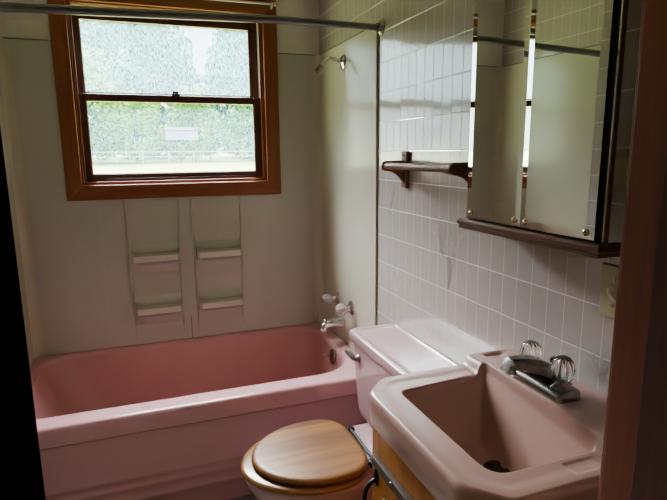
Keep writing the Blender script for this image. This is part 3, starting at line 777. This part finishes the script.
# ------------------------------------------------------------------ switch plate and round cover
swp = thing('light_switch', 'cream toggle light switch plate on the tiles beside the door frame', 'light switch', (0, -2.006, 1.093))
obj('plate', loft(BM(), [[(x, -2.006 + sy * (.039 - q), 1.153 + sz * (.060 - q)) for sy, sz in ((-1, -1), (1, -1), (1, 1), (-1, 1))] for x, q in ((-.0008, 0), (-.004, 0), (-.007, .003))]), 'cream', swp, bev=.001)
b = BM(); loft(b, [[(-.007, -2.006 + a_, 1.148 + c_) for a_, c_ in ((-.006, -.014), (.006, -.014), (.006, .014), (-.006, .014))], [(-.026, -2.006 + a_, 1.160 + c_) for a_, c_ in ((-.004, -.005), (.004, -.005), (.004, .005), (-.004, .005))]])
obj('toggle', b, 'ivory', swp, bev=.001)
for z in (1.183, 1.123):
    b = BM(); lathe(b, (-.0068, -2.006, z), (-1, 0, 0), [(0, .004), (.001, .004), (.0015, .001)], 12); obj('screw', b, 'chrome_old', swp)

cov = obj('round_cover', lathe(BM(), (0, -2.129, 1.408), (-1, 0, 0), [(0, .040), (.004, .040), (.008, .036), (.009, .010), (.009, .001)], 32), 'cream')
tag(cov, 'round cream cover plate on the wall, seen in the side of the mirrored cabinet', 'cover plate')

# ------------------------------------------------------------------ outdoors
b = BM(); gx = [-90 + 12 * i for i in range(14)]; gy = [.4, 4, 10, 20, 35, 50, 70, 100, 150]
G = [[b.verts.new((x, y, -.6 + min(y, 70) * .0245 + .1 * math.sin(x * .2 + y * .1))) for x in gx] for y in gy]
for a_, c_ in zip(G, G[1:]):
    for i in range(len(gx) - 1): b.faces.new((a_[i], a_[i + 1], c_[i + 1], c_[i]))
lw = obj('lawn', b, 'lawn'); lw['kind'] = 'structure'
def gz(y): return -.6 + min(y, 70) * .0245
def tree(h, w, seed, mat, label, loc, nleaf=2600):
    r = random.Random(seed); t = thing('tree', label, 'tree', loc, 'trees beyond the lawn')
    x0, y0, z0 = loc
    b = BM(); tube(b, [(x0, y0, z0 - .3), (x0 + .1, y0, z0 + h * .3), (x0, y0 + .1, z0 + h * .6)], [h * .028, h * .02, h * .008], 8)
    obj('trunk', b, 'bark', t)
    lobes = []
    for k in range(22):
        a = r.uniform(0, 2 * PI); zz = r.uniform(.13, .92); rad = w * (.5 * math.sin(PI * min(1, zz * .85 + .12)) ** .7) * r.uniform(.3, 1)
        lobes.append((Vector((x0 + math.cos(a) * rad, y0 + math.sin(a) * rad, z0 + h * zz)), h * r.uniform(.11, .19)))
    b = BM()
    for k in range(nleaf):
        c, R2 = lobes[k % len(lobes)]
        d = Vector((r.gauss(0, 1), r.gauss(0, 1), r.gauss(0, 1))).normalized(); p = c + d * R2 * r.uniform(.75, 1.05)
        u = d.cross(Vector((r.gauss(0, 1), r.gauss(0, 1), r.gauss(0, 1)))).normalized(); v = (d.cross(u) + d * .4).normalized(); s = h * r.uniform(.016, .034)
        b.faces.new([b.verts.new(q) for q in (p - u * s, p - v * s * .8, p + u * s, p + v * s * .8)])
    obj('foliage', b, mat, t, smooth=False)
    return t
tA = tree(17, 7, 1, 'leaf_a', 'tall blue green tree at the left end of the tall row outside', (-10.5, 64, gz(64)), 4500)
tB = tree(11, 8, 2, 'leaf_b', 'low bright green tree before the tall row, first from the left', (-5.8, 54, gz(54)), 3000)
spots = [(tA, 1.2, 64, 1.1, 1.0, 'tall blue green tree outside, just left of the gap of sky'), (tA, 12.8, 64, 2.2, 1.02, 'tall blue green tree outside, just right of the gap of sky'),
         (tA, -4.5, 77, 4.0, 1.1, 'tall blue green tree set back between the two left ones'), (tA, 7.6, 77, 5.0, .68, 'shorter blue green tree below the gap of sky'),
         (tA, 19.5, 77, .7, 1.0, 'tall blue green tree at the right end of the tall row'),
         (tB, -.9, 53, 1.0, .60, 'low bright green tree before the tall row, second from the left'), (tB, 4.6, 54, 3.0, .68, 'low bright green tree before the tall row, below the gap of sky'),
         (tB, 10.2, 53, 3.4, .56, 'low bright green tree before the tall row, at the far right')]
for src, x, y, rz, sc, lab in spots: dup(src, (x, y, gz(y)), lab, rz, sc)
# post and rail fence
fe = thing('rail_fence', 'white rail fence crossing the lawn outside', 'fence', (3, 50, gz(50)))
b = BM(); 
for z in (.55, 1.0): box(b, -12, 18, 49.97, 50.03, gz(50) + z, gz(50) + z + .09)
obj('rail', b, 'rail', fe, smooth=False)
for i in range(14):
    x = -12 + i * 30 / 13; obj('post', bx(x - .06, x + .06, 49.95, 50.05, gz(50) - .1, gz(50) + 1.15), 'rail', fe, smooth=False)

# ------------------------------------------------------------------ light
wd = bpy.data.worlds.new('world'); bpy.context.scene.world = wd; wd.use_nodes = True
t = wd.node_tree; bg = t.nodes['Background']
tc = N(t, 'ShaderNodeTexCoord'); sp = N(t, 'ShaderNodeSeparateXYZ'); L(t, tc.outputs['Generated'], sp.inputs[0])
L(t, mixc(t, mth(t, 'MULTIPLY', sp.outputs[2], 1.2, clamp=True), (1.0, 1.0, .98), (.72, .84, 1.0)), bg.inputs[0]); bg.inputs[1].default_value = 1.5
sd = bpy.data.lights.new('sky_sun', 'SUN'); sd.energy = 42; sd.angle = math.radians(70); sd.color = (.95, .98, 1)
so_ = bpy.data.objects.new('sky_sun', sd); C.objects.link(so_)
so_.rotation_euler = Vector((.15, -1, -1.25)).to_track_quat('-Z', 'Y').to_euler()
pd = bpy.data.lights.new('window_portal', 'AREA'); pd.shape = 'RECTANGLE'; pd.size = .9; pd.size_y = .82; pd.cycles.is_portal = True
po = bpy.data.objects.new('window_portal', pd); C.objects.link(po); po.location = (-.77, .115, 1.74); po.rotation_euler = (-PI / 2, 0, 0)
hl = bpy.data.lights.new('hall_fill', 'AREA'); hl.size = .8; hl.energy = 3.0; hl.color = (1, .84, .72)  # unseen warm fill added behind the camera, not a known fixture
ho = bpy.data.objects.new('hall_fill', hl); C.objects.link(ho); ho.location = (-.9, -3.4, 2.45); ho.rotation_euler = (math.radians(25), 0, 0)

# ------------------------------------------------------------------ camera
cx, cy, cz, yaw, pitch, roll, F = -0.9686, -2.8475, 1.4614, .35, .183, -.0096, 527.2293
import json
CAMP = (-0.9686, -2.8475, 1.4614)
f = Vector((math.sin(yaw) * math.cos(pitch), math.cos(yaw) * math.cos(pitch), -math.sin(pitch)))
r0 = Vector((math.cos(yaw), -math.sin(yaw), 0)); u0 = r0.cross(f)
rr_ = r0 * math.cos(roll) + u0 * math.sin(roll); uu = -r0 * math.sin(roll) + u0 * math.cos(roll)
cd = bpy.data.cameras.new('camera'); co = bpy.data.objects.new('camera', cd); C.objects.link(co)
mw = Matrix(((rr_.x, uu.x, -f.x, cx), (rr_.y, uu.y, -f.y, cy), (rr_.z, uu.z, -f.z, cz), (0, 0, 0, 1)))
co.matrix_world = mw
cd.sensor_width = 36; cd.lens = F / 667 * 36; cd.clip_start = .02; cd.clip_end = 500
bpy.context.scene.camera = co
sc = bpy.context.scene
sc.view_settings.view_transform = 'AgX'; sc.view_settings.look = 'AgX - Medium High Contrast'; sc.view_settings.exposure = 1.3
sc.cycles.max_bounces = 12; sc.cycles.diffuse_bounces = 6; sc.cycles.transparent_max_bounces = 12; sc.cycles.sample_clamp_indirect = 8
